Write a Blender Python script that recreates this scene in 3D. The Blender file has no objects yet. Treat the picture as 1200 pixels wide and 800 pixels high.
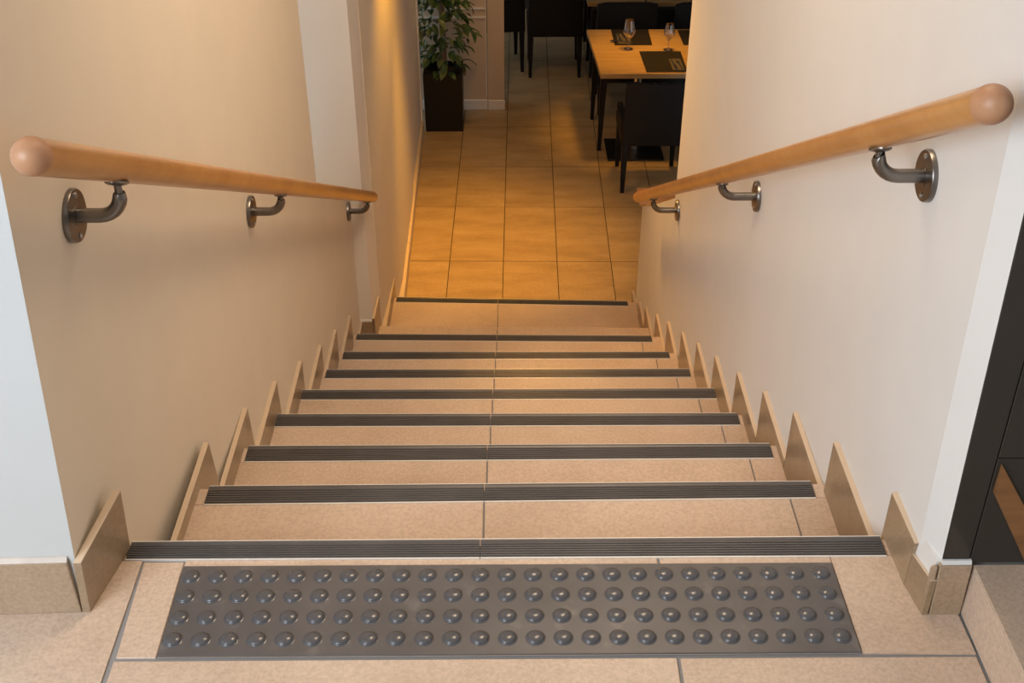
import bpy, bmesh, math, random
from mathutils import Vector, Matrix
random.seed(7)
SC = bpy.context.scene
COL = SC.collection

# ------------------------------------------------------------------ camera
yaw, pitch, roll = 0.0066359, 0.596598, -0.000996
Fv = Vector((math.sin(yaw)*math.cos(pitch), math.cos(yaw)*math.cos(pitch), -math.sin(pitch)))
Rv = Vector((math.cos(yaw), -math.sin(yaw), 0))
Uv = Rv.cross(Fv)
R2 = math.cos(roll)*Rv + math.sin(roll)*Uv
U2 = -math.sin(roll)*Rv + math.cos(roll)*Uv
cam = bpy.data.cameras.new('camera'); cam.sensor_width = 36; cam.lens = 1358.765/1200*36
cam.clip_start = 0.02
co = bpy.data.objects.new('camera', cam); COL.objects.link(co)
M = Matrix((R2, U2, -Fv)).transposed().to_4x4(); M.translation = Vector((-0.0021, -1.6488, 1.5953))
co.matrix_world = M
SC.camera = co

# ------------------------------------------------------------------ light
SC.view_settings.view_transform = 'Standard'
SC.view_settings.look = 'None'
SC.view_settings.gamma = 1
SC.view_settings.exposure = 0.42
w = bpy.data.worlds.new('world'); SC.world = w; w.use_nodes = True
bg = w.node_tree.nodes['Background']; bg.inputs[0].default_value = (0.76, 0.87, 1.0, 1); bg.inputs[1].default_value = 0.85

def area(name, loc, to, sx, sy, power, col, spread=180):
    l = bpy.data.lights.new(name, 'AREA'); l.shape = 'RECTANGLE'; l.size = sx; l.size_y = sy
    l.energy = power; l.color = col; l.spread = math.radians(spread)
    o = bpy.data.objects.new(name, l); COL.objects.link(o); o.location = loc
    o.rotation_euler = (Vector(to)-Vector(loc)).to_track_quat('-Z', 'Y').to_euler()
    return o
def spot(name, loc, to, power, col, deg=90, blend=0.6, r=0.05):
    l = bpy.data.lights.new(name, 'SPOT'); l.energy = power; l.color = col
    l.spot_size = math.radians(deg); l.spot_blend = blend; l.shadow_soft_size = r
    o = bpy.data.objects.new(name, l); COL.objects.link(o); o.location = loc
    o.rotation_euler = (Vector(to)-Vector(loc)).to_track_quat('-Z', 'Y').to_euler()
    return o
WARM = (1.0, 0.475, 0.045)
SOFTWARM = (1.0, 0.76, 0.52)
# daylight through the hall window behind and left of the viewer
area('window_light', (-2.0, -2.6, 2.0), (0.75, 0.5, 0.15), 1.8, 1.5, 92, (0.86, 0.93, 1.0))
# warm fitting in the stairwell ceiling
area('stairwell_light', (0.35, 1.3, 2.5), (-0.25, 2.1, 0.0), 1.0, 1.1, 39, SOFTWARM, 150)
# dining room downlights (sunk in the ceiling)
spot('downlight_landing', (-0.08, 4.7, 0.42), (-0.12, 4.9, -2.16), 160, WARM, 56, 1.0)
spot('downlight_wall', (-0.42, 4.5, 0.42), (-0.66, 4.6, -1.3), 85, WARM, 95, 0.9)
spot('downlight_table', (1.1, 6.8, 0.42), (1.08, 6.8, -1.5), 120, WARM, 42, 0.9, 0.16)
spot('downlight_divider', (-0.1, 6.3, 0.42), (-0.2, 7.1, -1.6), 18, (1.0, 0.58, 0.2), 80, 0.9)
spot('downlight_low_wall', (0.1, 4.1, 0.42), (0.85, 2.9, -0.6), 85, (1.0, 0.50, 0.12), 90, 1.0, 0.16)

# ------------------------------------------------------------------ materials
def mat(name):
    m = bpy.data.materials.new(name); m.use_nodes = True
    return m, m.node_tree.nodes, m.node_tree.links, m.node_tree.nodes['Principled BSDF']
def simple(name, col, rough=0.5, metal=0.0, spec=0.5, bump=0.0, bscale=60, var=0.0, vscale=6):
    m, N, L, b = mat(name)
    b.inputs['Base Color'].default_value = (*col, 1); b.inputs['Roughness'].default_value = rough
    b.inputs['Metallic'].default_value = metal; b.inputs['Specular IOR Level'].default_value = spec
    tc = N.new('ShaderNodeTexCoord')
    if var > 0:
        n = N.new('ShaderNodeTexNoise'); n.inputs['Scale'].default_value = vscale; n.inputs['Detail'].default_value = 5
        L.new(tc.outputs['Object'], n.inputs['Vector'])
        r = N.new('ShaderNodeValToRGB')
        r.color_ramp.elements[0].position = 0.3; r.color_ramp.elements[1].position = 0.7
        r.color_ramp.elements[0].color = (*[c*(1-var) for c in col], 1)
        r.color_ramp.elements[1].color = (*[min(1, c*(1+var)) for c in col], 1)
        L.new(n.outputs['Fac'], r.inputs['Fac']); L.new(r.outputs['Color'], b.inputs['Base Color'])
    if bump > 0:
        n2 = N.new('ShaderNodeTexNoise'); n2.inputs['Scale'].default_value = bscale; n2.inputs['Detail'].default_value = 4
        L.new(tc.outputs['Object'], n2.inputs['Vector'])
        bp = N.new('ShaderNodeBump'); bp.inputs['Strength'].default_value = bump; bp.inputs['Distance'].default_value = 0.002
        L.new(n2.outputs['Fac'], bp.inputs['Height']); L.new(bp.outputs['Normal'], b.inputs['Normal'])
    return m
def tile_mat(name, c1, c2, c3, rough=0.45, streak=(1, 1, 1), big=3.0):
    m, N, L, b = mat(name)
    tc = N.new('ShaderNodeTexCoord'); mp = N.new('ShaderNodeMapping'); mp.inputs['Scale'].default_value = streak
    oi = N.new('ShaderNodeObjectInfo')
    add = N.new('ShaderNodeVectorMath'); add.operation = 'ADD'
    sc = N.new('ShaderNodeVectorMath'); sc.operation = 'SCALE'; sc.inputs['Scale'].default_value = 13.0
    cmb = N.new('ShaderNodeCombineXYZ')
    for i in range(3): L.new(oi.outputs['Random'], cmb.inputs[i])
    L.new(cmb.outputs[0], sc.inputs[0]); L.new(tc.outputs['Object'], add.inputs[0]); L.new(sc.outputs[0], add.inputs[1])
    L.new(add.outputs[0], mp.inputs['Vector'])
    n1 = N.new('ShaderNodeTexNoise'); n1.inputs['Scale'].default_value = big; n1.inputs['Detail'].default_value = 6; n1.inputs['Roughness'].default_value = 0.62
    n2 = N.new('ShaderNodeTexNoise'); n2.inputs['Scale'].default_value = 130; n2.inputs['Detail'].default_value = 3; n2.inputs['Roughness'].default_value = 0.7
    L.new(mp.outputs[0], n1.inputs['Vector']); L.new(add.outputs[0], n2.inputs['Vector'])
    r1 = N.new('ShaderNodeValToRGB'); e = r1.color_ramp.elements
    e[0].position = 0.32; e[0].color = (*c1, 1); e[1].position = 0.68; e[1].color = (*c3, 1)
    k = e.new(0.5); k.color = (*c2, 1)
    L.new(n1.outputs['Fac'], r1.inputs['Fac'])
    r2 = N.new('ShaderNodeValToRGB'); f = r2.color_ramp.elements
    f[0].position = 0.34; f[0].color = (0.80, 0.78, 0.76, 1); f[1].position = 0.62; f[1].color = (1.06, 1.06, 1.06, 1)
    L.new(n2.outputs['Fac'], r2.inputs['Fac'])
    mx = N.new('ShaderNodeMix'); mx.data_type = 'RGBA'; mx.blend_type = 'MULTIPLY'; mx.inputs['Factor'].default_value = 0.8
    L.new(r1.outputs['Color'], mx.inputs['A']); L.new(r2.outputs['Color'], mx.inputs['B'])
    L.new(mx.outputs['Result'], b.inputs['Base Color'])
    b.inputs['Roughness'].default_value = rough
    bp = N.new('ShaderNodeBump'); bp.inputs['Strength'].default_value = 0.12; bp.inputs['Distance'].default_value = 0.001
    L.new(n2.outputs['Fac'], bp.inputs['Height']); L.new(bp.outputs['Normal'], b.inputs['Normal'])
    return m
def wood_mat(name, c1, c2, scale=(1, 1, 1), rough=0.35, coat=0.0, fine=40):
    m, N, L, b = mat(name)
    tc = N.new('ShaderNodeTexCoord'); mp = N.new('ShaderNodeMapping'); mp.inputs['Scale'].default_value = scale
    L.new(tc.outputs['Object'], mp.inputs['Vector'])
    n = N.new('ShaderNodeTexNoise'); n.inputs['Scale'].default_value = 6; n.inputs['Detail'].default_value = 8; n.inputs['Roughness'].default_value = 0.6
    L.new(mp.outputs[0], n.inputs['Vector'])
    r = N.new('ShaderNodeValToRGB'); r.color_ramp.elements[0].position = 0.3; r.color_ramp.elements[1].position = 0.72
    r.color_ramp.elements[0].color = (*c1, 1); r.color_ramp.elements[1].color = (*c2, 1)
    L.new(n.outputs['Fac'], r.inputs['Fac']); L.new(r.outputs['Color'], b.inputs['Base Color'])
    b.inputs['Roughness'].default_value = rough; b.inputs['Coat Weight'].default_value = coat
    b.inputs['Coat Roughness'].default_value = 0.25
    return m

PAINT_R = simple('white_wall_paint', (0.74, 0.735, 0.72), 0.75, bump=0.25, bscale=25, var=0.015)
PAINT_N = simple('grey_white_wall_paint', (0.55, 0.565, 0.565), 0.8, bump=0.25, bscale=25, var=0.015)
PAINT_L = simple('cream_wall_paint', (0.74, 0.65, 0.53), 0.7, bump=0.25, bscale=25, var=0.02)
PAINT_P = simple('pale_pillar_paint', (0.84, 0.79, 0.73), 0.7, bump=0.2, bscale=25, var=0.015)
PAINT_D = simple('divider_paint', (0.62, 0.49, 0.34), 0.6)
TILE = tile_mat('beige_stone_tile', (0.52, 0.385, 0.285), (0.58, 0.44, 0.335), (0.63, 0.485, 0.375))
TILE_SK = tile_mat('brown_stone_tile', (0.33, 0.235, 0.15), (0.39, 0.285, 0.19), (0.45, 0.33, 0.23), 0.4)
TILE_TOOTH = tile_mat('brown_polished_skirting_tile', (0.26, 0.18, 0.105), (0.33, 0.235, 0.145), (0.40, 0.295, 0.195), 0.3)
TILE_LOW = tile_mat('sandstone_look_tile', (0.35, 0.235, 0.115), (0.43, 0.295, 0.15), (0.49, 0.345, 0.185), 0.35, (1.0, 3.5, 1.0), 2.6)
TILE_EDGE = simple('pale_tile_edge', (0.60, 0.47, 0.34), 0.5)
GROUT = simple('grey_grout', (0.24, 0.23, 0.225), 0.9)
GROUT_LOW = simple('dark_brown_grout', (0.06, 0.038, 0.02), 0.9)
STRIP = simple('anthracite_grooved_nosing', (0.105, 0.098, 0.096), 0.42, metal=0.35, var=0.12, vscale=9)
TRIM = simple('bright_aluminium_trim', (0.82, 0.80, 0.77), 0.4, metal=0.25)
MATM = simple('anthracite_tactile_rubber', (0.100, 0.090, 0.088), 0.36, var=0.16, vscale=7, bump=0.15, bscale=9)
def add_smudges(m, col, scale, lo, hi):
    N, L = m.node_tree.nodes, m.node_tree.links; b = N['Principled BSDF']
    src = b.inputs['Base Color'].links[0].from_socket
    tc = N.new('ShaderNodeTexCoord'); n = N.new('ShaderNodeTexNoise'); n.inputs['Scale'].default_value = scale; n.inputs['Detail'].default_value = 3
    L.new(tc.outputs['Object'], n.inputs['Vector'])
    r = N.new('ShaderNodeValToRGB'); r.color_ramp.elements[0].position = lo; r.color_ramp.elements[1].position = hi
    L.new(n.outputs['Fac'], r.inputs['Fac'])
    mx = N.new('ShaderNodeMix'); mx.data_type = 'RGBA'; L.new(r.outputs['Color'], mx.inputs['Factor'])
    L.new(src, mx.inputs['A']); mx.inputs['B'].default_value = (*col, 1); L.new(mx.outputs['Result'], b.inputs['Base Color'])
add_smudges(MATM, (0.20, 0.18, 0.165), 14, 0.60, 0.82)
DOME = simple('smooth_dome', (0.085, 0.083, 0.088), 0.2)
STEEL = simple('burnished_steel', (0.21, 0.195, 0.18), 0.33, metal=1.0, var=0.15, vscale=25)
SCREWM = simple('screw_steel', (0.45, 0.43, 0.41), 0.3, metal=1.0)
BEECH = wood_mat('varnished_beech', (0.42, 0.185, 0.052), (0.57, 0.285, 0.095), (3, 0.5, 3), 0.3, 0.4)
BEECH_END = wood_mat('beech_end_grain', (0.42, 0.20, 0.10), (0.50, 0.27, 0.15), (4, 4, 4), 0.45, 0.0)
OAK = wood_mat('oak_table_top', (0.42, 0.25, 0.09), (0.60, 0.39, 0.17), (0.6, 5, 3), 0.32, 0.2)
REFLECTED_WOOD = wood_mat('reflected_brown_wood', (0.17, 0.075, 0.025), (0.26, 0.12, 0.045), (1, 1, 6), 0.4)  # colours the modelled wood reflection on the black tiles
BLACKTILE = simple('polished_black_tile', (0.032, 0.028, 0.024), 0.16, var=0.15, vscale=5)
JOINT = simple('pale_joint', (0.45, 0.43, 0.41), 0.7)
CAULK = simple('white_caulk', (0.74, 0.72, 0.69), 0.6)
BEAD = simple('pinkish_mortar', (0.62, 0.54, 0.47), 0.7, var=0.1, vscale=20)
LEATHER = simple('black_leather', (0.008, 0.007, 0.006), 0.5, spec=0.25, bump=0.3, bscale=120)
BLACK = simple('black_lacquer', (0.006, 0.005, 0.005), 0.4, spec=0.3)
PLATEM = simple('dark_steel_plate', (0.03, 0.028, 0.026), 0.4, metal=0.6)
CHROME = simple('brushed_chrome', (0.65, 0.62, 0.58), 0.25, metal=1.0)
SLATE = simple('dark_placemat', (0.018, 0.014, 0.011), 0.6, spec=0.3, bump=0.3, bscale=300)
POT = simple('dark_planter', (0.014, 0.012, 0.010), 0.45, spec=0.3)
SOIL = simple('potting_soil', (0.05, 0.03, 0.018), 0.95, bump=0.8, bscale=80)
LEAF = simple('glossy_green_leaf', (0.05, 0.10, 0.02), 0.4, var=0.35, vscale=14)
LEAF2 = simple('yellow_green_leaf', (0.15, 0.19, 0.05), 0.4, var=0.35, vscale=14)
STEM = simple('plant_stem', (0.22, 0.15, 0.08), 0.7)
NAPKIN = simple('napkin', (0.10, 0.08, 0.06), 0.8)
GLASS, N_, L_, b_ = mat('clear_glass')
tr_ = N_.new('ShaderNodeBsdfTransparent'); tr_.inputs[0].default_value = (0.96, 0.96, 0.96, 1)
gl_ = N_.new('ShaderNodeBsdfGlossy'); gl_.inputs['Roughness'].default_value = 0.04
lw_ = N_.new('ShaderNodeLayerWeight'); lw_.inputs['Blend'].default_value = 0.45
mr_ = N_.new('ShaderNodeMath'); mr_.operation = 'MULTIPLY'; mr_.inputs[1].default_value = 0.75
mx_ = N_.new('ShaderNodeMixShader')
mr_.operation = 'MULTIPLY_ADD'; mr_.inputs[2].default_value = 0.10
L_.new(lw_.outputs['Facing'], mr_.inputs[0]); L_.new(mr_.outputs[0], mx_.inputs['Fac'])
L_.new(tr_.outputs[0], mx_.inputs[1]); L_.new(gl_.outputs[0], mx_.inputs[2])
L_.new(mx_.outputs[0], N_['Material Output'].inputs['Surface'])
CEIL = simple('white_ceiling', (0.7, 0.68, 0.65), 0.9)
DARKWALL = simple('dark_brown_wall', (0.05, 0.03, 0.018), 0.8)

# ------------------------------------------------------------------ helpers
def obj(name, bm, m, parent=None, smooth=False, loc=None, bevel=0.0, seg=1):
    me = bpy.data.meshes.new(name)
    bmesh.ops.recalc_face_normals(bm, faces=bm.faces)
    bm.to_mesh(me); bm.free()
    if m: me.materials.append(m)
    if smooth:
        me.polygons.foreach_set('use_smooth', [True]*len(me.polygons))
        me.set_sharp_from_angle(angle=math.radians(38))
    o = bpy.data.objects.new(name, me); COL.objects.link(o)
    if parent: o.parent = parent
    if loc: o.location = loc
    if bevel:
        md = o.modifiers.new('bevel', 'BEVEL'); md.width = bevel; md.segments = seg; md.limit_method = 'ANGLE'
        md.angle_limit = math.radians(40)
    return o
def empty(name, loc=(0, 0, 0), rz=0, parent=None):
    o = bpy.data.objects.new(name, None); COL.objects.link(o); o.location = loc; o.rotation_euler = (0, 0, rz)
    o.empty_display_size = 0.1
    if parent: o.parent = parent
    return o
def tag(o, label=None, cat=None, group=None, kind=None):
    if label: o['label'] = label
    if cat: o['category'] = cat
    if group: o['group'] = group
    if kind: o['kind'] = kind
    return o
def copy_tree(o, parent=None):
    c = o.copy(); COL.objects.link(c); c.parent = parent
    for ch in list(o.children): copy_tree(ch, c)
    return c
def box(bm, x0, x1, y0, y1, z0, z1):
    v = [bm.verts.new(p) for p in ((x0,y0,z0),(x1,y0,z0),(x1,y1,z0),(x0,y1,z0),(x0,y0,z1),(x1,y0,z1),(x1,y1,z1),(x0,y1,z1))]
    for f in ((0,3,2,1),(4,5,6,7),(0,1,5,4),(1,2,6,5),(2,3,7,6),(3,0,4,7)): bm.faces.new([v[i] for i in f])
    return bm
def hexa(bm, lo, hi):      # lo, hi: 4 points each, bottom and top
    v = [bm.verts.new(p) for p in list(lo)+list(hi)]
    for f in ((0,3,2,1),(4,5,6,7),(0,1,5,4),(1,2,6,5),(2,3,7,6),(3,0,4,7)): bm.faces.new([v[i] for i in f])
    return bm
def prism(bm, pts, f):     # pts 2D polygon, f(p, side)->3D
    a = [bm.verts.new(f(p, 0)) for p in pts]; b = [bm.verts.new(f(p, 1)) for p in pts]
    bm.faces.new(a); bm.faces.new(b[::-1])
    n = len(pts)
    for i in range(n): bm.faces.new((a[i], b[i], b[(i+1) % n], a[(i+1) % n]))
    return bm
def B(x0, x1, y0, y1, z0, z1): return box(bmesh.new(), x0, x1, y0, y1, z0, z1)
def lathe(bm, prof, seg=24, axis='z', c=(0, 0, 0), cap=True):
    rings = []
    for r, h in prof:
        ring = []
        for i in range(seg):
            a = 2*math.pi*i/seg; u, v = r*math.cos(a), r*math.sin(a)
            p = (u, v, h) if axis == 'z' else ((h, u, v) if axis == 'x' else (u, h, v))
            ring.append(bm.verts.new((p[0]+c[0], p[1]+c[1], p[2]+c[2])))
        rings.append(ring)
    for a, b in zip(rings, rings[1:]):
        for i in range(seg): bm.faces.new((a[i], a[(i+1) % seg], b[(i+1) % seg], b[i]))
    if cap:
        bm.faces.new(rings[0][::-1]); bm.faces.new(rings[-1])
    return bm
def sweep(bm, pts, radii, seg=16, cap=True):
    pts = [Vector(p) for p in pts]
    if not isinstance(radii, (list, tuple)): radii = [radii]*len(pts)
    rings = []; prev = None
    for i, p in enumerate(pts):
        d = (pts[min(i+1, len(pts)-1)]-pts[max(i-1, 0)]).normalized()
        if prev is None: n = d.orthogonal().normalized()
        else: n = (prev - prev.dot(d)*d).normalized()
        prev = n; bnm = d.cross(n)
        r = radii[i]; rx, ry = (r if isinstance(r, (list, tuple)) else (r, r))
        rings.append([bm.verts.new(p + n*rx*math.cos(2*math.pi*k/seg) + bnm*ry*math.sin(2*math.pi*k/seg)) for k in range(seg)])
    for a, b in zip(rings, rings[1:]):
        for i in range(seg): bm.faces.new((a[i], a[(i+1) % seg], b[(i+1) % seg], b[i]))
    if cap:
        bm.faces.new(rings[0][::-1]); bm.faces.new(rings[-1])
    return bm
def lerp(a, b, t): return a+(b-a)*t

RZ = 0.21596
Z0 = -10*RZ     # dining room floor level

# ================================================================== SETTING
# ---- upper landing floor
fl = tag(obj('floor', B(-3.0, 3.0, -5.0, -0.004, -0.20, -0.003), GROUT), kind='structure')
def tile_piece(parent, quad, ztop, th=0.012, m=TILE, name='tile', bev=0.0012):
    bm = bmesh.new(); hexa(bm, [(x, y, ztop-th) for x, y in quad], [(x, y, ztop) for x, y in quad])
    o = obj(name, bm, m, parent); 
    md = o.modifiers.new('bevel', 'BEVEL'); md.width = bev; md.segments = 1
    return o
def poly_tile(parent, pts, ztop, th=0.012, m=TILE, name='tile'):
    bm = bmesh.new(); prism(bm, pts, lambda p, s: (p[0], p[1], ztop-th+s*th))
    return obj(name, bm, m, parent)
g = 0.0022
def rect(x0, x1, y0, y1): return [(x0+g, y0+g), (x1-g, y0+g), (x1-g, y1-g), (x0+g, y1-g)]
poly_tile(fl, [(-1.70, -0.93), (-0.692, -0.93), (-0.700, -0.042), (-0.765, -0.042), (-0.790, -0.16), (-1.70, -0.16)], 0)
tile_piece(fl, [(-0.686, -0.278), (-0.6165, -0.278), (-0.6195, -0.045), (-0.696, -0.045)], 0)
tile_piece(fl, [(-0.617, -0.0585), (0.2865, -0.0585), (0.2865, -0.041), (-0.617, -0.041)], 0)
tile_piece(fl, [(0.2915, -0.0585), (0.6195, -0.0585), (0.6190, -0.041), (0.2915, -0.041)], 0)
poly_tile(fl, [(0.622, -0.278), (0.820, -0.281), (0.818, -0.185), (0.766, -0.185), (0.738, -0.041), (0.620, -0.041)], 0)
# floor under the mat and the long tiles in front of it
tile_piece(fl, rect(-0.617, 0.620, -0.278, -0.0585), -0.0005)
tile_piece(fl, rect(-0.690, 0.2965, -1.20, -0.283), 0)
tile_piece(fl, rect(0.2985, 0.821, -1.20, -0.284), 0)
for i in range(3):
    for j in range(2):
        tile_piece(fl, rect(-0.69+i*0.99-0.99, 0.30+i*0.99-0.99, -2.4-j*1.2, -1.2-j*1.2), 0)
tile_piece(fl, rect(-1.70, -0.69, -2.4, -0.93), 0)

# ---- dining room floor
f2 = tag(obj('floor', B(-3.0, 4.5, 3.99, 11.0, Z0-0.2, Z0-0.0018), GROUT_LOW), kind='structure')
TW, TL2, ROT = 0.3445, 0.745, -0.015
ang = ROT
ox, oy = -0.0141, 4.797
rows_y = [-0.62, 0.0, 0.752, 1.385, 2.11, 2.83, 3.55, 4.27, 4.99]
def fw(u, v): return (ox + u*math.cos(ang) - v*math.sin(ang)*1.0 , oy + u*math.sin(ang) + v*math.cos(ang))
for i in range(-3, 9):
    for j in range(len(rows_y)-1):
        u0, u1 = i*TW, (i+1)*TW; v0, v1 = rows_y[j], rows_y[j+1]
        gg = 0.0026
        hh = 0.0034; q = [fw(u0+gg, v0+hh), fw(u1-gg, v0+hh), fw(u1-gg, v1-hh), fw(u0+gg, v1-hh)]
        if max(p[0] for p in q) > 3.0 or min(p[0] for p in q) < -1.1 and q[0][1] < 6.4: continue
        if j == 0: q[0] = (q[0][0], 4.03); q[1] = (q[1][0], 4.0)
        tile_piece(f2, q, Z0, 0.004, TILE_LOW, bev=0.0006)

# ---- walls beside the stair (grid so that the near end can lean as it does)
def wall_grid(name, ys, zlo, zhi, xin, thick, m, side, nz=8):
    # side -1: left wall (solid to -x)   +1: right wall
    bm = bmesh.new(); rows_in, rows_out = [], []
    for y in ys:
        a, b = zlo(y), zhi(y)
        rows_in.append([bm.verts.new((xin(y, lerp(a, b, k/nz)), y, lerp(a, b, k/nz))) for k in range(nz+1)])
        rows_out.append([bm.verts.new((side*(0.74+thick), y, lerp(a, b, k/nz))) for k in range(nz+1)])
    n = len(ys)
    for R in (rows_in, rows_out):
        for i in range(n-1):
            for k in range(nz): bm.faces.new((R[i][k], R[i+1][k], R[i+1][k+1], R[i][k+1]))
    for i in range(n-1):
        for k in (0, nz): bm.faces.new((rows_in[i][k], rows_in[i+1][k], rows_out[i+1][k], rows_out[i][k]))
    for i in (0, n-1):
        for k in range(nz): bm.faces.new((rows_in[i][k], rows_in[i][k+1], rows_out[i][k+1], rows_out[i][k]))
    return tag(obj(name, bm, m, smooth=True), kind='structure')
def tl(y, y1=0.9, y0=-0.163): return max(0.0, min(1.0, (y1-y)/(y1-y0)))**1.3
def xleft(y, z):
    t = tl(y); return -0.735 + t*(-0.040+0.073*z)
def xright(y, z):
    t = tl(y, 0.9, -0.12); return 0.752 - t*0.037*max(z, -0.2)
CEILZ = 2.6
ysl = [-0.163, -0.05, 0.1, 0.25, 0.4, 0.6, 0.8, 1.0, 1.5, 2.0, 2.435]
wl = wall_grid('wall_left', ysl, lambda y: -2.3, lambda y: CEILZ, xleft, 0.22, PAINT_L, -1, 10)
# low part of the left wall that runs on below the handrail, with sloping top
wall_grid('wall_left', [2.4352, 2.8, 3.249], lambda y: -2.3, lambda y: lerp(-0.445, -0.925, (y-2.435)/0.815), lambda y, z: -0.735, 0.22, PAINT_L, -1, 4)
ysr = [-0.12, 0.0, 0.15, 0.3, 0.5, 0.7, 0.9, 1.5, 2.2, 2.95]
wall_grid('wall_right', ysr, lambda y: -2.4, lambda y: CEILZ, xright, 0.16, PAINT_R, 1, 10)
def rt(y): return lerp(-0.765, -1.280, min(1, (y-2.95)/0.90))
wall_grid('wall_right', [2.9502, 3.3, 3.6, 3.85, 4.03], lambda y: -2.4, rt, lambda y, z: 0.752, 0.16, PAINT_R, 1, 4)
# slanted plaster return at the near end of the right wall
bm = bmesh.new()
zs = [0.0+0.2*k for k in range(14)]
def chx(z): return 0.771-0.037*max(z, 0)
pin = [bm.verts.new((xright(-0.12, z), -0.1195, z)) for z in zs]; pout = [bm.verts.new((chx(z), -0.177, z)) for z in zs]
pb = [bm.verts.new((chx(z)+0.05, -0.1195, z)) for z in zs]
for k in range(len(zs)-1):
    bm.faces.new((pin[k], pout[k], pout[k+1], pin[k+1])); bm.faces.new((pout[k], pb[k], pb[k+1], pout[k+1])); bm.faces.new((pb[k], pin[k], pin[k+1], pb[k+1]))
bm.faces.new((pin[0], pb[0], pout[0])); bm.faces.new((pin[-1], pout[-1], pb[-1]))
tag(obj('trim_1', bm, PAINT_R), kind='structure')
# wall facing the viewer on the left of the stair head
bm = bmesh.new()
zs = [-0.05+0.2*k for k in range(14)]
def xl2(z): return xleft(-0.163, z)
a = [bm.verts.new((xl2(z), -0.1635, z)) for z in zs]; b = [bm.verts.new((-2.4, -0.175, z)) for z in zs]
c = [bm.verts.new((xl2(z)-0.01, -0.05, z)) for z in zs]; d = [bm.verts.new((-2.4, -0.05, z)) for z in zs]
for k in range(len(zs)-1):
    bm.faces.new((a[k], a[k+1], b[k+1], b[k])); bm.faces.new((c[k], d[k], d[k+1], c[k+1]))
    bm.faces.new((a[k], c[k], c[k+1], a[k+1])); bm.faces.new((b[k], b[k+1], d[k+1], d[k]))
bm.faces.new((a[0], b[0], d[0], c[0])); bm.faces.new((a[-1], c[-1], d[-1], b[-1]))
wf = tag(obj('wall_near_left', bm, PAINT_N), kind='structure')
bl = tag(empty('baseboard_left', (-0.78, -0.17, 0)), kind='structure')
def child_world(name, bm, m, parent, **k):
    bmesh.ops.translate(bm, verts=bm.verts, vec=-parent.location); return obj(name, bm, m, parent, **k)
child_world('skirting_tile', hexa(bmesh.new(), [(-1.30, -0.188, 0), (-0.7765, -0.173, 0), (-0.7765, -0.16, 0), (-1.30, -0.172, 0)],
     [(-1.30, -0.188, 0.126), (-0.7765, -0.173, 0.126), (-0.7765, -0.16, 0.126), (-1.30, -0.172, 0.126)]), TILE_SK, bl, bevel=0.003, seg=2)
child_world('skirting_tile', B(-2.3, -1.303, -0.195, -0.175, 0, 0.126), TILE_SK, bl, bevel=0.003, seg=2)
child_world('mortar_bead', hexa(bmesh.new(), [(-1.30, -0.187, 0.126), (-0.7775, -0.172, 0.126), (-0.7775, -0.16, 0.126), (-1.30, -0.17, 0.126)],
     [(-1.30, -0.180, 0.134), (-0.7775, -0.166, 0.134), (-0.7775, -0.16, 0.134), (-1.30, -0.17, 0.134)]), BEAD, bl)
# pillar and warm wall beyond it
tag(obj('wall_pillar', B(-1.7, -0.672, 3.25, 3.60, -2.3, 2.6), PAINT_P), kind='structure')
bp_ = tag(empty('baseboard_pillar', (-0.70, 3.24, -8*RZ)), kind='structure')
child_world('skirting_tile', B(-0.735, -0.674, 3.238, 3.25, -8*RZ, -8*RZ+0.125), TILE_SK, bp_)
child_world('mortar_bead', B(-0.735, -0.674, 3.240, 3.25, -8*RZ+0.125, -8*RZ+0.133), CAULK, bp_)
def pwall(name, pts, z0, z1, m):
    bm = bmesh.new(); prism(bm, pts, lambda p, s: (p[0], p[1], z0 if s == 0 else z1)); return tag(obj(name, bm, m), kind='structure')
pwall('wall_dining_left', [(-0.6725, 3.60), (-0.668, 3.60), (-0.626, 4.4), (-0.634, 5.55), (-1.0, 5.55), (-1.0, 3.60)], -2.36, 0.6, PAINT_L)
pwall('wall_dining_left', [(-0.646, 5.551), (-0.652, 6.80), (-1.0, 6.80), (-1.0, 5.551)], -2.36, 0.6, PAINT_L)
pwall('trim_2', [(-0.640, 6.80), (-0.640, 6.83), (-1.0, 6.83), (-1.0, 6.80)], -2.16, 0.6, PAINT_P)
bdl = tag(empty('baseboard_dining', (-0.62, 4.4, Z0)), kind='structure')
for (ya, yb) in ((4.04, 4.86), (4.865, 6.0), (6.005, 6.80)):
    xa = lambda y: -0.602-0.012*(y-4.04)
    child_world('skirting_tile', hexa(bmesh.new(), [(-0.66, ya, Z0), (xa(ya), ya, Z0), (xa(yb), yb, Z0), (-0.66, yb, Z0)],
      [(-0.66, ya, Z0+.1), (xa(ya), ya, Z0+.1), (xa(yb), yb, Z0+.1), (-0.66, yb, Z0+.1)]), TILE_EDGE, bdl, bevel=0.002)
# white panelled divider deep in the dining room
div = tag(empty('wall_divider', (-0.2, 7.3, Z0)), kind='structure')
child_world('panel', B(-0.75, -0.142, 7.262, 7.40, Z0, 0.5), PAINT_D, div)
child_world('panel', B(-0.136, -0.003, 7.25, 7.42, Z0, 0.5), PAINT_D, div)
child_world('skirting_board', B(-0.74, -0.139, 7.245, 7.262, Z0, Z0+0.085), PAINT_P, div, bevel=0.004)
child_world('skirting_board', B(-0.134, 0.002, 7.236, 7.25, Z0, Z0+0.085), PAINT_P, div, bevel=0.004)
for zc in (-1.325, -1.395): child_world('moulding', B(-0.72, -0.150, 7.250, 7.262, zc-0.006, zc+0.006), PAINT_P, div)
child_world('moulding', B(-0.150, -0.142, 7.250, 7.262, -2.05, 0.3), PAINT_P, div)
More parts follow.
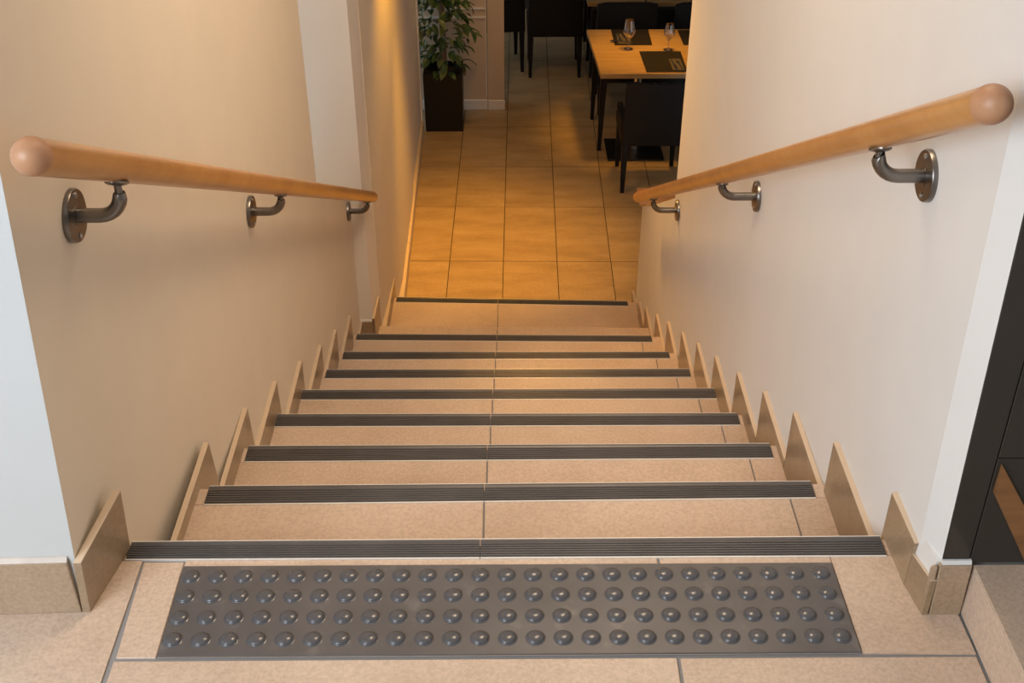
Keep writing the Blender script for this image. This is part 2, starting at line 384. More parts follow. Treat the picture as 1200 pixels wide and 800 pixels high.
# ceilings and outer walls
tag(obj('ceiling', B(-3.0, 3.0, -5.0, 3.26, 2.6, 2.7), CEIL), kind='structure')
tag(obj('ceiling', B(-3.0, 4.5, 3.60, 11.0, 0.52, 0.6), CEIL), kind='structure')
tag(obj('wall_above_opening', B(-3.0, 4.5, 3.262, 3.60, 0.6, 2.7), PAINT_R), kind='structure')
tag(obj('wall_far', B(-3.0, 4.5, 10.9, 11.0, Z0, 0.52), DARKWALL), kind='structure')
tag(obj('wall_dining_right', B(4.4, 4.5, 2.9, 10.9, Z0, 0.52), PAINT_L), kind='structure')
tag(obj('wall_hall_right', B(3.0, 3.1, -5.0, 3.3, -2.3, 2.6), PAINT_R), kind='structure')
tag(obj('wall_hall_left', B(-3.1, -3.0, -5.0, 3.3, -2.3, 2.6), PAINT_R), kind='structure')
tag(obj('wall_hall_back', B(-3.0, 3.0, -5.1, -5.0, -0.2, 2.6), PAINT_R), kind='structure')

# ---- polished black tile wall on the right of the landing, raised tiled platform
wt = tag(obj('wall_tiled', B(0.790, 3.0, -0.165, -0.10, 0.0, 2.6), JOINT), kind='structure')
def slab(name, f0, f1, z0, z1, m, parent, y0=-0.178, y1=-0.165, n=6, bevel=0.0008):
    bm = bmesh.new(); L0 = []; 
    for k in range(n+1):
        z = lerp(z0, z1, k/n)
        L0.append([bm.verts.new(p) for p in ((f0(z), y0, z), (f1(z), y0, z), (f1(z), y1, z), (f0(z), y1, z))])
    for a, b in zip(L0, L0[1:]):
        for i in range(4): bm.faces.new((a[i], a[(i+1) % 4], b[(i+1) % 4], b[i]))
    bm.faces.new(L0[0]); bm.faces.new(L0[-1][::-1])
    return obj(name, bm, m, parent, bevel=bevel)
jx = lambda z: 0.818-0.021*z
slab('tile', lambda z: chx(z)+0.001, lambda z: jx(z)-0.0012, 0.126, 2.6, BLACKTILE, wt)
for (z0, z1) in ((0.118, 0.3565), (0.3585, 0.96), (0.962, 1.56), (1.562, 2.16), (2.162, 2.6)):
    for (xa, xb) in ((None, 1.42), (1.422, 2.02), (2.022, 2.62)):
        slab('tile', (lambda z: jx(z)+0.0012) if xa is None else (lambda z, q=xa: q), lambda z, q=xb: q, z0, z1, BLACKTILE, wt, y0=-0.1775)
pf = tag(empty('platform', (0.9, -0.3, 0)), 'raised tiled step beside the stair head at the foot of the black wall', 'step')
child_world('riser_tile', B(0.8236, 0.8345, -0.90, -0.179, 0.0, 0.108), TILE, pf, bevel=0.001)
child_world('top_tile', B(0.8232, 1.42, -0.90, -0.179, 0.1085, 0.116), TILE, pf, bevel=0.0015)
child_world('riser_tile', B(0.8236, 0.8345, -1.80, -0.903, 0.0, 0.108), TILE, pf, bevel=0.001)
child_world('top_tile', B(0.8232, 1.42, -1.80, -0.903, 0.1085, 0.116), TILE, pf, bevel=0.0015)
child_world('top_tile', B(1.423, 2.4, -1.80, -0.179, 0.1085, 0.116), TILE, pf)
child_world('core', B(0.835, 2.38, -1.80, -0.181, 0.0, 0.108), GROUT, pf)
# wood reflected in the black tiles, modelled as a thin brown slab
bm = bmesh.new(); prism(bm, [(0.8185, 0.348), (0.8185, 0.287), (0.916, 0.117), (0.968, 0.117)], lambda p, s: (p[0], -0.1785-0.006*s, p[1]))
tag(obj('modelled_wood_reflection', bm, REFLECTED_WOOD), 'reflection of brown wood in the glossy black tiles at right, modelled as a thin slanting slab', 'reflection')
# skirting at the near end of the right wall
br = tag(empty('baseboard_right', (0.78, -0.17, 0)), kind='structure')
child_world('skirting_tile', hexa(bmesh.new(), [(0.7655, -0.190, 0), (0.8215, -0.190, 0), (0.8215, -0.178, 0), (0.7655, -0.178, 0)],
   [(0.7605, -0.190, 0.122), (0.8175, -0.190, 0.122), (0.8175, -0.178, 0.122), (0.7605, -0.178, 0.122)]), TILE_SK, br, bevel=0.002, seg=2)
child_world('skirting_edge', hexa(bmesh.new(), [(0.753, -0.188, 0), (0.7625, -0.190, 0), (0.7625, -0.179, 0), (0.753, -0.179, 0)],
   [(0.747, -0.186, 0.116), (0.7575, -0.190, 0.120), (0.7575, -0.179, 0.120), (0.747, -0.179, 0.112)]), TILE_SK, br, bevel=0.003, seg=2)
child_world('mortar_bead', hexa(bmesh.new(), [(0.765, -0.186, 0.122), (0.8175, -0.186, 0.122), (0.8175, -0.177, 0.122), (0.765, -0.177, 0.122)],
   [(0.765, -0.182, 0.128), (0.8175, -0.182, 0.128), (0.8175, -0.177, 0.128), (0.765, -0.177, 0.128)]), CAULK, br)

# ================================================================== STAIRCASE
st = tag(empty('staircase', (0, 0, 0)), 'beige tiled staircase going down with dark grooved edge strips', 'stairs')
# lips: (xl, yl, xr, yr, back_l, back_r)
LIP = {0: (-0.7326, 0.0046, 0.7289, 0.0083, -0.0385, -0.0397), 1: (-0.6982, 0.4136, 0.7151, 0.4194, 0.3555, 0.3674),
       2: (-0.7084, 0.8253, 0.7221, 0.8246, 0.7638, 0.7675), 3: (-0.7222, 1.2464, 0.7267, 1.2397, 1.1882, 1.1848),
       4: (-0.7261, 1.6652, 0.7393, 1.6632, 1.6125, 1.6078), 5: (-0.7110, 2.0915, 0.7244, 2.0853, 2.0369, 2.0335),
       6: (-0.7103, 2.5276, 0.7106, 2.5157, 2.4724, 2.4702), 7: (-0.7166, 2.9906, 0.6962, 2.9640, 2.9430, 2.9130),
       8: (-0.66, 3.3958, 0.74, 3.3647, 3.3958, 3.3647), 9: (-0.6272, 4.0175, 0.6943, 3.9602, 3.9669, 3.9148)}
CJ = {0: -0.0535, 1: -0.0536, 2: -0.0535, 3: -0.0505, 4: -0.0492, 5: -0.0477, 6: -0.0468, 7: -0.0447, 8: -0.0447, 9: -0.0446}
RJ = {1: 0.656, 2: 0.657, 3: 0.668, 4: 0.676, 5: 0.668, 6: 0.651, 7: 0.647}
XW = (-0.732, 0.745)
def yat(k, x, back=False):
    xl, yl, xr, yr, bl_, br_ = LIP[k]
    if back: yl, yr = bl_, br_
    return yl + (yr-yl)*(x-xl)/(xr-xl)
# concrete core
for k in range(0, 10):
    y0 = -0.004 if k == 0 else min(LIP[k-1][1], LIP[k-1][3])-0.02
    y1 = min(LIP[k][1], LIP[k][3])-0.012
    if k == 0: continue
    obj('core', B(-0.733, 0.75, y0-0.3, y1, -k*RZ-0.20, -k*RZ-0.004), GROUT, st)
for k in range(0, 10):
    z = -k*RZ
    # tread tiles
    if k > 0:
        xs = [XW[0], CJ[k]] + ([RJ[k]] if k in RJ else []) + [XW[1]]
        for xa, xb in zip(xs, xs[1:]):
            ga = 0.0 if xa == XW[0] else 0.002; gb = 0.0 if xb == XW[1] else 0.002
            q = [(xa+ga, yat(k-1, xa)-0.012), (xb-gb, yat(k-1, xb)-0.012), (xb-gb, yat(k, xb, True)-0.001), (xa+ga, yat(k, xa, True)-0.001)]
            tile_piece(st, q, z, 0.012, TILE, 'tread_tile')
    # small closing pieces beside the strip
    xl, yl, xr, yr, b0, b1 = LIP[k]
    if k not in (8,):
        tile_piece(st, [(XW[0]-(0.012 if k == 0 else 0), b0+0.001), (xl-0.002, b0+0.001), (xl-0.002, yl-0.002), (XW[0]-(0.012 if k == 0 else 0), yl-0.002)], z-0.001, 0.011, TILE, 'tread_tile')
        tile_piece(st, [(xr+0.002, b1+0.001), (XW[1], b1+0.001), (XW[1], yr-0.002), (xr+0.002, yr-0.002)], z-0.001, 0.011, TILE, 'tread_tile')
    # riser tiles
    for xa, xb in ((XW[0], CJ[k]), (CJ[k], XW[1])):
        bm = bmesh.new(); gx = 0.0015
        hexa(bm, [(xa+gx, yat(k, xa)-0.010, z-RZ), (xb-gx, yat(k, xb)-0.010, z-RZ), (xb-gx, yat(k, xb)-0.002, z-RZ), (xa+gx, yat(k, xa)-0.002, z-RZ)],
             [(xa+gx, yat(k, xa)-0.010, z-0.013), (xb-gx, yat(k, xb)-0.010, z-0.013), (xb-gx, yat(k, xb)-0.002, z-0.013), (xa+gx, yat(k, xa)-0.002, z-0.013)])
        obj('riser_tile', bm, TILE, st)
    # grooved strips, two lengths per step
    if k == 8: continue
    for xa, xb in ((xl, CJ[k]-0.0008), (CJ[k]+0.0008, xr)):
        bm = bmesh.new(); n = 6
        prof = [(0.0, -0.006), (0.0, 0.0015)]
        for i in range(n):
            t0 = 0.06+0.80*i/n; t1 = 0.06+0.80*(i+1)/n; w_ = (t1-t0)
            prof += [(t0, 0.0015), (t0+0.1*w_, 0.0035), (t0+0.55*w_, 0.0035), (t0+0.65*w_, 0.0015)]
        prof += [(0.90, 0.0035), (1.0, 0.0035), (1.0, -0.006)]
        def fpt(p, s, xa=xa, xb=xb):
            x = xb if s else xa; ya = yat(k, x, True); yb = yat(k, x)
            return (x, ya+(yb+0.002-ya)*p[0], z+p[1])
        prism(bm, prof, fpt); ns = obj('nosing_strip', bm, STRIP, st)
        for (ta, tb, dy, zz) in ((True, 0, -0.0032, 0.002), (False, 0, 0.002, 0.0032)):
            bm = bmesh.new()
            def e(x, dd): return yat(k, x, ta)+dd
            d0, d1 = (dy, dy+0.0030) if ta else (dy, dy+0.0022)
            if k == 0 and ta: d0 = -0.0022; d1 = 0.0
            hexa(bm, [(xa, e(xa, d0), z-0.004), (xb, e(xb, d0), z-0.004), (xb, e(xb, d1), z-0.004), (xa, e(xa, d1), z-0.004)],
                     [(xa, e(xa, d0), z+zz), (xb, e(xb, d0), z+zz), (xb, e(xb, d1), z+zz), (xa, e(xa, d1), z+zz)])
            obj('metal_trim', bm, TRIM, ns)
# saw-tooth skirting
def tooth(x0n, x0f, th, y0, y1, zb, zt0, zt1, side, m=TILE_SK, leanf=0.0):
    # face plane at x0n (near) / x0f (far); thickness th outwards
    bm = bmesh.new(); s = side
    hexa(bm, [(x0n, y0, zb), (x0f, y1, zb), (x0f+s*th, y1, zb), (x0n+s*th, y0, zb)],
             [(x0n-s*leanf, y0, zt0), (x0f-s*leanf, y1, zt1), (x0f+s*(th-leanf), y1, zt1), (x0n+s*(th-leanf), y0, zt0)])
    o = obj('skirting_tile', bm, TILE_TOOTH, st)
    bm = bmesh.new()   # pale cut edge on top
    hexa(bm, [(x0n-s*leanf, y0, zt0), (x0f-s*leanf, y1, zt1), (x0f+s*(th-leanf), y1, zt1), (x0n+s*(th-leanf), y0, zt0)],
             [(x0n-s*(leanf-0.001), y0, zt0+.0015), (x0f-s*(leanf-0.001), y1, zt1+.0015), (x0f+s*(th-leanf), y1, zt1+.0015), (x0n+s*(th-leanf), y0, zt0+.0015)])
    obj('pale_edge', bm, TILE_EDGE, o)
    return o
TLY = [(-0.02, 0.150), (0.54, -0.184), (0.924, -0.372), (1.302, -0.557), (1.708, -0.764), (2.103, -0.965), (2.472, -1.138), (2.897, -1.343)]
tooth(-0.7625, -0.733, 0.014, -0.172, -0.008, -0.02, 0.124, 0.148, -1, leanf=0.010)
TLX = [0, -0.704, -0.712, -0.720, -0.727, -0.727, -0.726, -0.724]
for i in range(1, len(TLY)):
    y1, zt = TLY[i]; y0 = TLY[i-1][0]+0.012 if i > 1 else 0.0115
    xb_ = TLX[i]
    tooth(xb_, xb_, 0.013, y0, y1, zt-0.30, zt, zt, -1, leanf=-0.722-xb_)
tooth(-0.722, -0.722, 0.013, 2.909, 3.238, -1.85, -1.600, -1.600, -1)
tooth(-0.660, -0.655, 0.012, 3.238, 3.455, -1.90, -1.582, -1.588, -1)
tooth(-0.645, -0.640, 0.025, 3.467, 4.085, -2.16, -1.852, -1.856, -1)
TRY = [(0.022, 0.106), (0.391, -0.070), (0.722, -0.240), (1.035, -0.405), (1.371, -0.579), (1.724, -0.7615), (2.067, -0.9406),
       (2.4175, -1.1226), (2.797, -1.3195), (3.1585, -1.511), (3.55, -1.715), (3.81, -1.848), (4.135, -1.978)]
tooth(0.740, 0.737, 0.013, -0.116, 0.022, -0.02, 0.106, 0.106, 1)
tooth(0.7515, 0.741, 0.010, -0.190, -0.1165, -0.02, 0.086, 0.080, 1)
for i in range(1, len(TRY)):
    y1, zt = TRY[i]; y0 = TRY[i-1][0]+0.004
    tooth(0.7395, 0.7395, 0.0125, y0, y1, zt-0.30 if i < 12 else Z0, zt, zt, 1)
# white filler above the short skirting piece
tag(obj('trim_3', hexa(bmesh.new(), [(0.754, -0.179, 0.07), (0.7455, -0.116, 0.07), (0.80, -0.116, 0.07), (0.80, -0.179, 0.07)],
    [(0.757, -0.179, 0.124), (0.750, -0.116, 0.135), (0.80, -0.116, 0.135), (0.80, -0.179, 0.124)]), CAULK), kind='structure')

# wooden cap on the low end of the right wall
tag(obj('trim_4', B(0.716, 0.93, 3.86, 4.045, -1.2795, -1.262), BEECH, bevel=0.003), kind='structure')

# ================================================================== TACTILE MAT
mt = tag(empty('tactile_mat', (0, -0.17, 0)), 'dark grey tactile warning mat with rows of domes at the stair head', 'mat')
MX0, MX1 = -0.6175, 0.6195
child_world('mat_sheet', hexa(bmesh.new(), [(MX0+.004, -0.278, 0), (MX1, -0.278, 0), (MX1-.002, -0.0595, 0), (MX0, -0.0595, 0)],
   [(MX0+.004, -0.278, 0.0035), (MX1, -0.278, 0.0035), (MX1-.002, -0.0595, 0.0035), (MX0, -0.0595, 0.0035)]), MATM, mt, bevel=0.0015, seg=2)
bm = bmesh.new(); R = 0.0150; H = 0.0075
prof = [(R*1.22, 0), (R*1.08, 0.0006), (R, 0.0018)]
for i in range(1, 7):
    a = math.radians(90*i/7); prof.append((R*math.cos(a), 0.0018+(H-0.0018)*math.sin(a)))
lathe(bm, prof, 20, cap=True)
dome = obj('dome', bm, DOME, mt, smooth=True)
first = True
ys_d = [-0.088, -0.1385, -0.190, -0.2415]
for j, yd in enumerate(ys_d):
    for i in range(25):
        x = -0.5965 + i*(1.188/24) + 0.0005*j
        o = dome if first else dome.copy()
        if not first: COL.objects.link(o); o.parent = mt
        first = False
        o.location = (x, yd+0.17, 0.0035)

# ================================================================== HANDRAILS
def handrail(name, label, x, wallx, ya, za, yb, zb, brs, rad=0.0265, ball=True):
    root = tag(empty(name, (x, ya, za)), label, 'handrail')
    d = Vector((0, yb-ya, zb-za)); Ln = d.length; dn = d.normalized()
    bm = bmesh.new(); pts = [dn*t for t in [0.012+i*(Ln-0.024)/12 for i in range(13)]]
    sweep(bm, pts, rad, 28); obj('rail', bm, BEECH, root, smooth=True)
    for end, sg in ((Vector((0, 0, 0)), -1), (d, 1)):
        bm = bmesh.new(); R0 = rad*1.03
        ps = []; rr = []
        for i in range(9):
            a = math.radians(90*i/8.6); ps.append(end - dn*sg*0.020 + dn*sg*(0.006+0.030*math.sin(a))); rr.append(R0*math.cos(a) if i < 8 else R0*0.12)
        ps = [end - dn*sg*0.020, *ps]; rr = [R0*0.99, *rr]
        sweep(bm, ps, rr, 28); obj('end_cap', bm, BEECH_END, root, smooth=True)
    s = 1 if wallx > 0 else -1
    for (yb_, zr) in brs:
        rail_z = za + (zb-za)*(yb_-ya)/(yb-ya)
        # bracket origin at rosette on wall
        wx = (xleft(yb_, zr) if wallx < 0 else xright(yb_, zr)) - (0.0005 if wallx > 0 else -0.0005)
        O = Vector((wx-x, yb_-ya, zr-za)); arm_end = Vector((0, yb_-ya, rail_z-za-rad/ math.cos(math.atan(0.53))))
        bm = bmesh.new(); bend = 0.040
        armz = O.z + 0.0; xe = 0.0
        pts = [Vector((O.x-s*0.010, O.y, armz)), Vector((O.x-s*0.03, O.y, armz)), Vector((xe+s*bend, O.y, armz))]
        for i in range(1, 7):
            a = math.radians(90*i/7)
            pts.append(Vector((xe+s*bend*(1-math.sin(a)), O.y, armz+bend*(1-math.cos(a)))))
        pts += [Vector((xe, O.y, armz+bend)), Vector((xe, O.y, arm_end.z-0.018))]
        rr = [(0.0125, 0.0115)]*3 + [(0.0122, 0.0115)]*6 + [(0.0105, 0.0105), (0.0095, 0.0095)]
        sweep(bm, pts, [r_[0] for r_ in rr], 18)
        br_ = obj('bracket', bm, STEEL, root, smooth=True)
        bm = bmesh.new(); lathe(bm, [(0.0065, arm_end.z-0.019), (0.0065, arm_end.z-0.002)], 14, c=(0, O.y, 0)); obj('pin', bm, STEEL, br_, smooth=True)
        bm = bmesh.new()   # saddle plate following the rail
        lathe(bm, [(0.006, -0.006), (0.016, -0.004), (0.0205, -0.0015), (0.0205, 0.0015)], 22)
        bmesh.ops.scale(bm, verts=bm.verts, vec=(0.9, 1.35, 1))
        bmesh.ops.rotate(bm, verts=bm.verts, cent=(0, 0, 0), matrix=Matrix.Rotation(math.atan2(zb-za, yb-ya), 3, 'X'))
        bmesh.ops.translate(bm, verts=bm.verts, vec=(0, O.y, arm_end.z+0.0005)); obj('saddle', bm, STEEL, br_, smooth=True)
        bm = bmesh.new()
        lathe(bm, [(0.046, 0), (0.046, 0.008), (0.0445, 0.0105), (0.018, 0.0115), (0.018, 0.0125)], 40, axis='x')
        if s > 0: bmesh.ops.scale(bm, verts=bm.verts, vec=(-1, 1, 1))
        bmesh.ops.translate(bm, verts=bm.verts, vec=O); obj('rosette', bm, STEEL, br_, smooth=True)
        for (dy, dz) in ((-0.010, -0.033), (0.006, 0.034)):
            bm = bmesh.new(); lathe(bm, [(0.0052, 0.0095), (0.0052, 0.0125), (0.003, 0.0145)], 12, axis='x')
            if s > 0: bmesh.ops.scale(bm, verts=bm.verts, vec=(-1, 1, 1))
            bmesh.ops.translate(bm, verts=bm.verts, vec=O+Vector((0, dy, dz))); obj('screw', bm, SCREWM, br_, smooth=True)
    return root
handrail('handrail', 'round beech handrail on the cream wall left of the stairs', -0.640, -0.7355, -0.222, 0.930, 3.36, -0.962,
         [(0.08, 0.680), (1.318, 0.035), (3.165, -0.937)])
handrail('handrail', 'round beech handrail on the white wall right of the stairs', 0.640, 0.7520, -0.225, 1.001, 3.350, -0.965,
         [(0.172, 0.702), (1.445, 0.012), (2.835, -0.765)])

# ================================================================== DINING ROOM
def taper_leg(bm, x, y, h, top=0.022, bot=0.013, dx=0, dy=0):
    hexa(bm, [(x+dx-bot, y+dy-bot, 0), (x+dx+bot, y+dy-bot, 0), (x+dx+bot, y+dy+bot, 0), (x+dx-bot, y+dy+bot, 0)],
             [(x-top, y-top, h), (x+top, y-top, h), (x+top, y+top, h), (x-top, y+top, h)]); return bm
def chair(loc, rz, label, H=0.84, W=0.46, arms=False, seat_h=0.46):
    # local: back at -y, facing +y
    r = tag(empty('dining_chair', loc, rz), label, 'chair', None)
    D = 0.47
    s = obj('seat', B(-W/2, W/2, -D/2+0.03, D/2, seat_h-0.10, seat_h), LEATHER, r, bevel=0.02, seg=3)
    bm = bmesh.new(); nx, nz = 8, 8; fr = []; bk = []
    zb = 0.36
    for k in range(nz+1):
        t = k/nz; z = zb+(H-zb)*t
        row1 = []; row2 = []
        for i in range(nx+1):
            u = -1+2*i/nx; x = u*W/2*(1.0-0.05*t)
            lift = -0.018*abs(u)**6*t
            y = -D/2+0.0 - 0.055*t + 0.03*u*u*t + 0.004
            row1.append(bm.verts.new((x, y, z+lift*1.0 - 0.012*t*(1-u*u)))); row2.append(bm.verts.new((x*0.97, y+0.055-0.015*t, z+lift - 0.012*t*(1-u*u))))
        fr.append(row1); bk.append(row2)
    for R_ in (fr, bk):
        for k in range(nz):
            for i in range(nx): bm.faces.new((R_[k][i], R_[k][i+1], R_[k+1][i+1], R_[k+1][i]))
    for k in range(nz):
        for i in (0, nx): bm.faces.new((fr[k][i], fr[k+1][i], bk[k+1][i], bk[k][i]))
    for i in range(nx):
        for k in (0, nz): bm.faces.new((fr[k][i], fr[k][i+1], bk[k][i+1], bk[k][i]))
    obj('backrest', bm, LEATHER, r, smooth=True, bevel=0.008, seg=2)
    if arms:
        for sx in (-1, 1):
            x0 = sx*W/2
            obj('armrest', B(min(x0, x0-sx*0.045), max(x0, x0-sx*0.045), -D/2+0.05, D/2-0.04, seat_h, seat_h+0.07), LEATHER, r, bevel=0.012, seg=2)
    for sx in (-1, 1):
        for sy in (-1, 1):
            obj('leg', taper_leg(bmesh.new(), sx*(W/2-0.03), sy*(D/2-0.03)-(0.0), seat_h-0.08, 0.023, 0.013, dx=sx*0.004, dy=sy*0.012), BLACK, r)
    return r
chair((1.030, 5.975, Z0), 0.0, 'black upholstered chair nearest the stairs, back to the viewer at the set table', 0.84, 0.455, True, 0.45)
chair((0.995, 7.36, Z0), math.pi, 'black chair on the far side of the set table, behind the wine glass', 0.77, 0.52)
chair((1.63, 7.36, Z0), math.pi+0.05, 'black chair on the far side of the table, half hidden by the right wall', 0.77, 0.50)
chair((0.432, 8.17, Z0), 0.0, 'large black chair seen from behind in the dark middle of the dining room', 0.86, 0.475)
chair((-0.075, 8.28, Z0), 0.12, 'black chair half hidden behind the white panelled divider', 0.86, 0.46)

TH = 0.64
ZT = Z0+TH
# table
tb = tag(empty('dining_table', (1.35, 6.85, Z0)), 'oak topped dining table with black legs, set with placemats and wine glasses', 'table')
X0, X1, Y0, Y1 = 0.672, 2.05, 6.379, 7.326
bm = bmesh.new()
hexa(bm, [(X0+.022, Y0, ZT-0.038), (X1, Y0, ZT-0.038), (X1, Y1, ZT-0.038), (X0-.022, Y1, ZT-0.038)], [(X0+.022, Y0, ZT), (X1, Y0, ZT), (X1, Y1, ZT), (X0-.022, Y1, ZT)])
child_world('table_top', bm, OAK, tb, bevel=0.003)
child_world('apron', B(0.735, 2.0, 6.44, 6.46, ZT-0.095, ZT-0.038), BLACK, tb)
child_world('apron', B(0.735, 2.0, 7.25, 7.27, ZT-0.095, ZT-0.038), BLACK, tb)
child_world('apron', B(0.735, 0.755, 6.46, 7.25, ZT-0.095, ZT-0.038), BLACK, tb)
for (lx, ly) in ((0.728, 6.465), (0.712, 7.05), (1.98, 6.465), (1.98, 7.2)):
    bm = taper_leg(bmesh.new(), 0, 0, TH-0.038, 0.026, 0.013, dx=-0.014, dy=0.0)
    bmesh.ops.translate(bm, verts=bm.verts, vec=(lx, ly, Z0)); child_world('leg', bm, BLACK, tb)
child_world('base_plate', B(0.765, 1.19, 6.27, 6.655, Z0, Z0+0.012), PLATEM, tb, bevel=0.003)
bm = bmesh.new(); lathe(bm, [(0.038, Z0+0.012), (0.038, Z0+0.3), (0.034, Z0+0.31), (0.034, ZT-0.04)], 24, c=(0.975, 6.45, 0)); child_world('column', bm, CHROME, tb, smooth=True)

def slabq(name, q, z, th, m, label, cat, group=None):
    cx = sum(p[0] for p in q)/4; cy = sum(p[1] for p in q)/4
    bm = bmesh.new(); hexa(bm, [(x-cx, y-cy, 0) for x, y in q], [(x-cx, y-cy, th) for x, y in q])
    o = obj(name, bm, m, loc=(cx, cy, z)); return tag(o, label, cat, group)
slabq('placemat', [(0.845, 6.964), (1.132, 6.967), (1.136, 7.315), (0.842, 7.315)][0:4], ZT+0.0002, 0.003, SLATE, 'dark placemat at the far edge of the table, behind the wine glass', 'placemat')
slabq('placemat', [(1.030, 6.405), (1.330, 6.405), (1.330, 6.825), (1.018, 6.830)], ZT+0.0002, 0.003, SLATE, 'dark placemat at the near edge of the table, above the chair back', 'placemat')
slabq('placemat', [(1.372, 6.966), (1.68, 6.966), (1.68, 7.30), (1.366, 7.30)], ZT+0.0002, 0.003, SLATE, 'dark placemat at the right, cut off by the white wall', 'placemat')
def wineglass(loc, label, h, rb, rr, stem, yr):
    bm = bmesh.new(); t = 0.0016
    outer = [(0.034, 0), (0.034, 0.0015), (0.010, 0.005), (0.0042, 0.014), (0.0038, stem)]
    bowl = [(0.014, stem+0.008), (rb*0.72, stem+0.028), (rb, stem+0.058), (rb*0.99, stem+0.075), (lerp(rb, rr, 0.6), lerp(stem+0.06, h, 0.6)), (rr, h)]
    inner = [(r-t, z) for r, z in reversed(bowl)]
    prof = outer+bowl+inner+[(0.004, stem+0.006)]
    prof = [(r, z) for r, z in prof]
    lathe(bm, prof, 28); o = obj('wine_glass', bm, GLASS, loc=loc, smooth=True)
    return tag(o, label, 'glass')
wineglass((0.941, 6.885, ZT), 'tall clear wine glass beside the far left placemat', 0.225, 0.047, 0.036, 0.075, 0)
wineglass((1.241, 6.862, ZT), 'smaller clear wine glass at the head of the near placemat', 0.20, 0.041, 0.032, 0.07, 0)
def cutlery(kind, loc, rz, label):
    bm = bmesh.new()
    if kind == 'knife':
        pts = [(0, 0), (0.010, 0.004), (0.011, 0.09), (0.005, 0.105), (0.006, 0.20), (-0.004, 0.20), (-0.006, 0.105), (-0.009, 0.09), (-0.009, 0.004)]
    elif kind == 'spoon':
        pts = [(0.005, 0), (0.0035, 0.12), (0.013, 0.14), (0.017, 0.165), (0.011, 0.188), (0, 0.194), (-0.011, 0.188), (-0.017, 0.165), (-0.013, 0.14), (-0.0035, 0.12), (-0.005, 0)]
    else:
        pts = [(0.006, 0), (0.0035, 0.11), (0.011, 0.135), (0.012, 0.19), (0.009, 0.19), (0.008, 0.148), (0.005, 0.148), (0.004, 0.19), (0.001, 0.19), (0.001, 0.148),
               (-0.001, 0.148), (-0.001, 0.19), (-0.004, 0.19), (-0.005, 0.148), (-0.008, 0.148), (-0.009, 0.19), (-0.012, 0.19), (-0.011, 0.135), (-0.0035, 0.11), (-0.006, 0)]
    prism(bm, pts, lambda p, s: (p[0], p[1]-0.1, 0.002*s))
    o = obj(kind, bm, CHROME, loc=loc); o.rotation_euler = (0, 0, rz); return tag(o, label, kind)
nz_ = ZT+0.0034
slabq('napkin', [(0.872, 6.985), (0.975, 6.985), (0.972, 7.21), (0.875, 7.21)], nz_, 0.004, NAPKIN, 'dark folded napkin under cutlery on the far left placemat', 'napkin')
slabq('napkin', [(1.225, 6.43), (1.31, 6.43), (1.305, 6.66), (1.22, 6.66)], nz_, 0.004, NAPKIN, 'dark folded napkin under cutlery on the near placemat', 'napkin')
cutlery('fork', (0.893, 7.12, nz_+0.0045), math.pi+0.05, 'fork lying left of the knife on the far placemat')
cutlery('knife', (0.935, 7.12, nz_+0.0045), math.pi+0.12, 'knife lying right of the fork on the far placemat')
cutlery('spoon', (0.905, 7.02, nz_+0.0075), 1.35, 'spoon lying crosswise at the near end of the far left napkin')
cutlery('knife', (1.245, 6.54, nz_+0.0045), 0.10, 'knife on the napkin of the near placemat')
cutlery('fork', (1.285, 6.54, nz_+0.0045), 0.12, 'fork on the napkin of the near placemat beside the white wall')

# bench and tables further back
bn = tag(empty('bench', (1.45, 7.86, Z0)), 'black high-backed bench between the set table and the tables behind', 'bench')
child_world('backrest', B(0.72, 2.6, 7.84, 7.90, Z0+0.03, ZT-0.005), LEATHER, bn, bevel=0.015, seg=2)
child_world('seat', B(0.72, 2.6, 7.905, 8.30, Z0+0.30, Z0+0.42), LEATHER, bn, bevel=0.02, seg=2)
child_world('plinth', B(0.76, 2.56, 7.905, 8.25, Z0, Z0+0.30), BLACK, bn)
for (xa, xb, lab) in ((0.70, 1.185, 'oak table top edge at the upper frame, left of two behind the bench'), (1.205, 2.1, 'oak table top edge at the upper frame, right of two behind the bench')):
    t = tag(empty('dining_table', ((xa+xb)/2, 8.5, Z0)), lab, 'table')
    child_world('table_top', B(xa, xb, 7.99, 8.9, ZT-0.035, ZT), OAK, t, bevel=0.003)
    for lx in (xa+0.05, xb-0.05):
        for ly in (8.36, 8.85):
            child_world('leg', taper_leg(bmesh.new(), 0, 0, TH-0.035, 0.024, 0.013) if False else B(lx-0.02, lx+0.02, ly-0.02, ly+0.02, Z0, ZT-0.035), BLACK, t)

# potted plant
pl = tag(empty('potted_plant', (-0.475, 6.965, Z0)), 'leafy green plant in a tall square black planter by the left wall', 'plant')
bm = bmesh.new(); h = 0.468; a0, a1 = 0.145, 0.150
lo = [(-a0, -a0, 0), (a0, -a0, 0), (a0, a0, 0), (-a0, a0, 0)]; hi = [(-a1, -a1, h), (a1, -a1, h), (a1, a1, h), (-a1, a1, h)]
v0 = [bm.verts.new(p) for p in lo]; v1 = [bm.verts.new(p) for p in hi]
b1 = a1-0.014
v2 = [bm.verts.new(p) for p in ((-b1, -b1, h), (b1, -b1, h), (b1, b1, h), (-b1, b1, h))]
v3 = [bm.verts.new(p) for p in ((-b1, -b1, h-0.06), (b1, -b1, h-0.06), (b1, b1, h-0.06), (-b1, b1, h-0.06))]
bm.faces.new(v0[::-1])
for A, Bq in ((v0, v1), (v1, v2), (v2, v3)):
    for i in range(4): bm.faces.new((A[i], A[(i+1) % 4], Bq[(i+1) % 4], Bq[i]))
bm.faces.new(v3)
obj('planter', bm, POT, pl, bevel=0.003)
obj('soil', B(-b1+.001, b1-.001, -b1+.001, b1-.001, h-0.058, h-0.035), SOIL, pl)
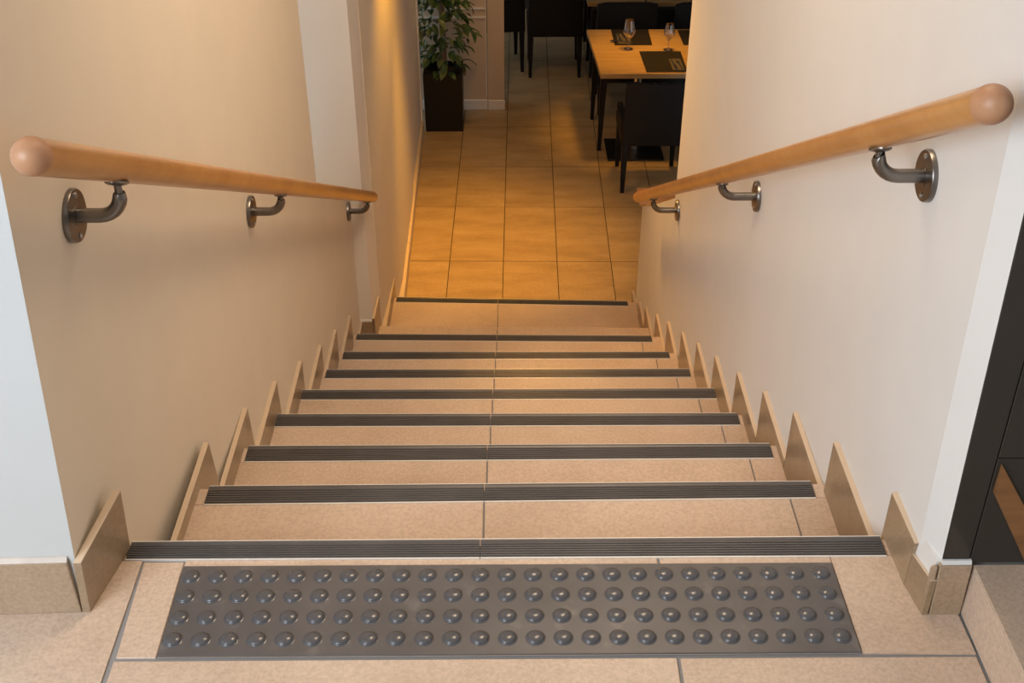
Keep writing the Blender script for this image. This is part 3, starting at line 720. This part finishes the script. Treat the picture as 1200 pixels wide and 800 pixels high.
for (dx, dy, tx, ty) in ((-0.012, 0.0, -0.02, 0.01), (0.012, 0.01, 0.03, 0.02), (0.0, -0.012, 0.0, 0.0)):
    bm = bmesh.new(); pts = [(lerp(dx, tx, t)+0.006*math.sin(7*t+dx*90), lerp(dy, ty, t)+0.006*math.cos(6*t), h-0.05+1.1*t) for t in [i/10 for i in range(11)]]
    sweep(bm, pts, [0.011-0.006*i/10 for i in range(11)], 8); obj('stem', bm, STEM, pl, smooth=True)
def leaf_mesh(m):
    bm = bmesh.new(); n = 5; Lr = []; C_ = []; Rr = []
    for i in range(n+1):
        t = i/n; wd = 0.019*math.sin(math.pi*min(1, t*0.96+0.04))**0.8; y = 0.085*t; z = 0.012*math.sin(math.pi*t)-0.02*t*t
        Lr.append(bm.verts.new((-wd, y, z+0.006))); C_.append(bm.verts.new((0, y, z))); Rr.append(bm.verts.new((wd, y, z+0.006)))
    for i in range(n):
        bm.faces.new((Lr[i], C_[i], C_[i+1], Lr[i+1])); bm.faces.new((C_[i], Rr[i], Rr[i+1], C_[i+1]))
    me = bpy.data.meshes.new('leaf'); bm.to_mesh(me); bm.free(); me.materials.append(m)
    me.polygons.foreach_set('use_smooth', [True]*len(me.polygons)); return me
LM = [leaf_mesh(LEAF), leaf_mesh(LEAF), leaf_mesh(LEAF2)]
rnd = random.Random(11)
for i in range(290):
    t = rnd.random(); z = h+0.0+0.95*t; rr = (0.05+0.13*rnd.random()**0.7)*(0.75+0.5*math.sin(math.pi*min(1, t*1.3+.1)))
    a = rnd.uniform(0, 2*math.pi)
    o = bpy.data.objects.new('leaf', LM[i % 3]); COL.objects.link(o); o.parent = pl
    x = math.cos(a)*rr; y = math.sin(a)*rr
    if x < -0.15: x = -0.15
    o.location = (x, y, z)
    o.rotation_euler = (rnd.uniform(-0.9, 0.1), rnd.uniform(-0.4, 0.4), a-math.pi/2+rnd.uniform(-0.8, 0.8))
    s_ = rnd.uniform(0.95, 1.5); o.scale = (s_, s_, s_)
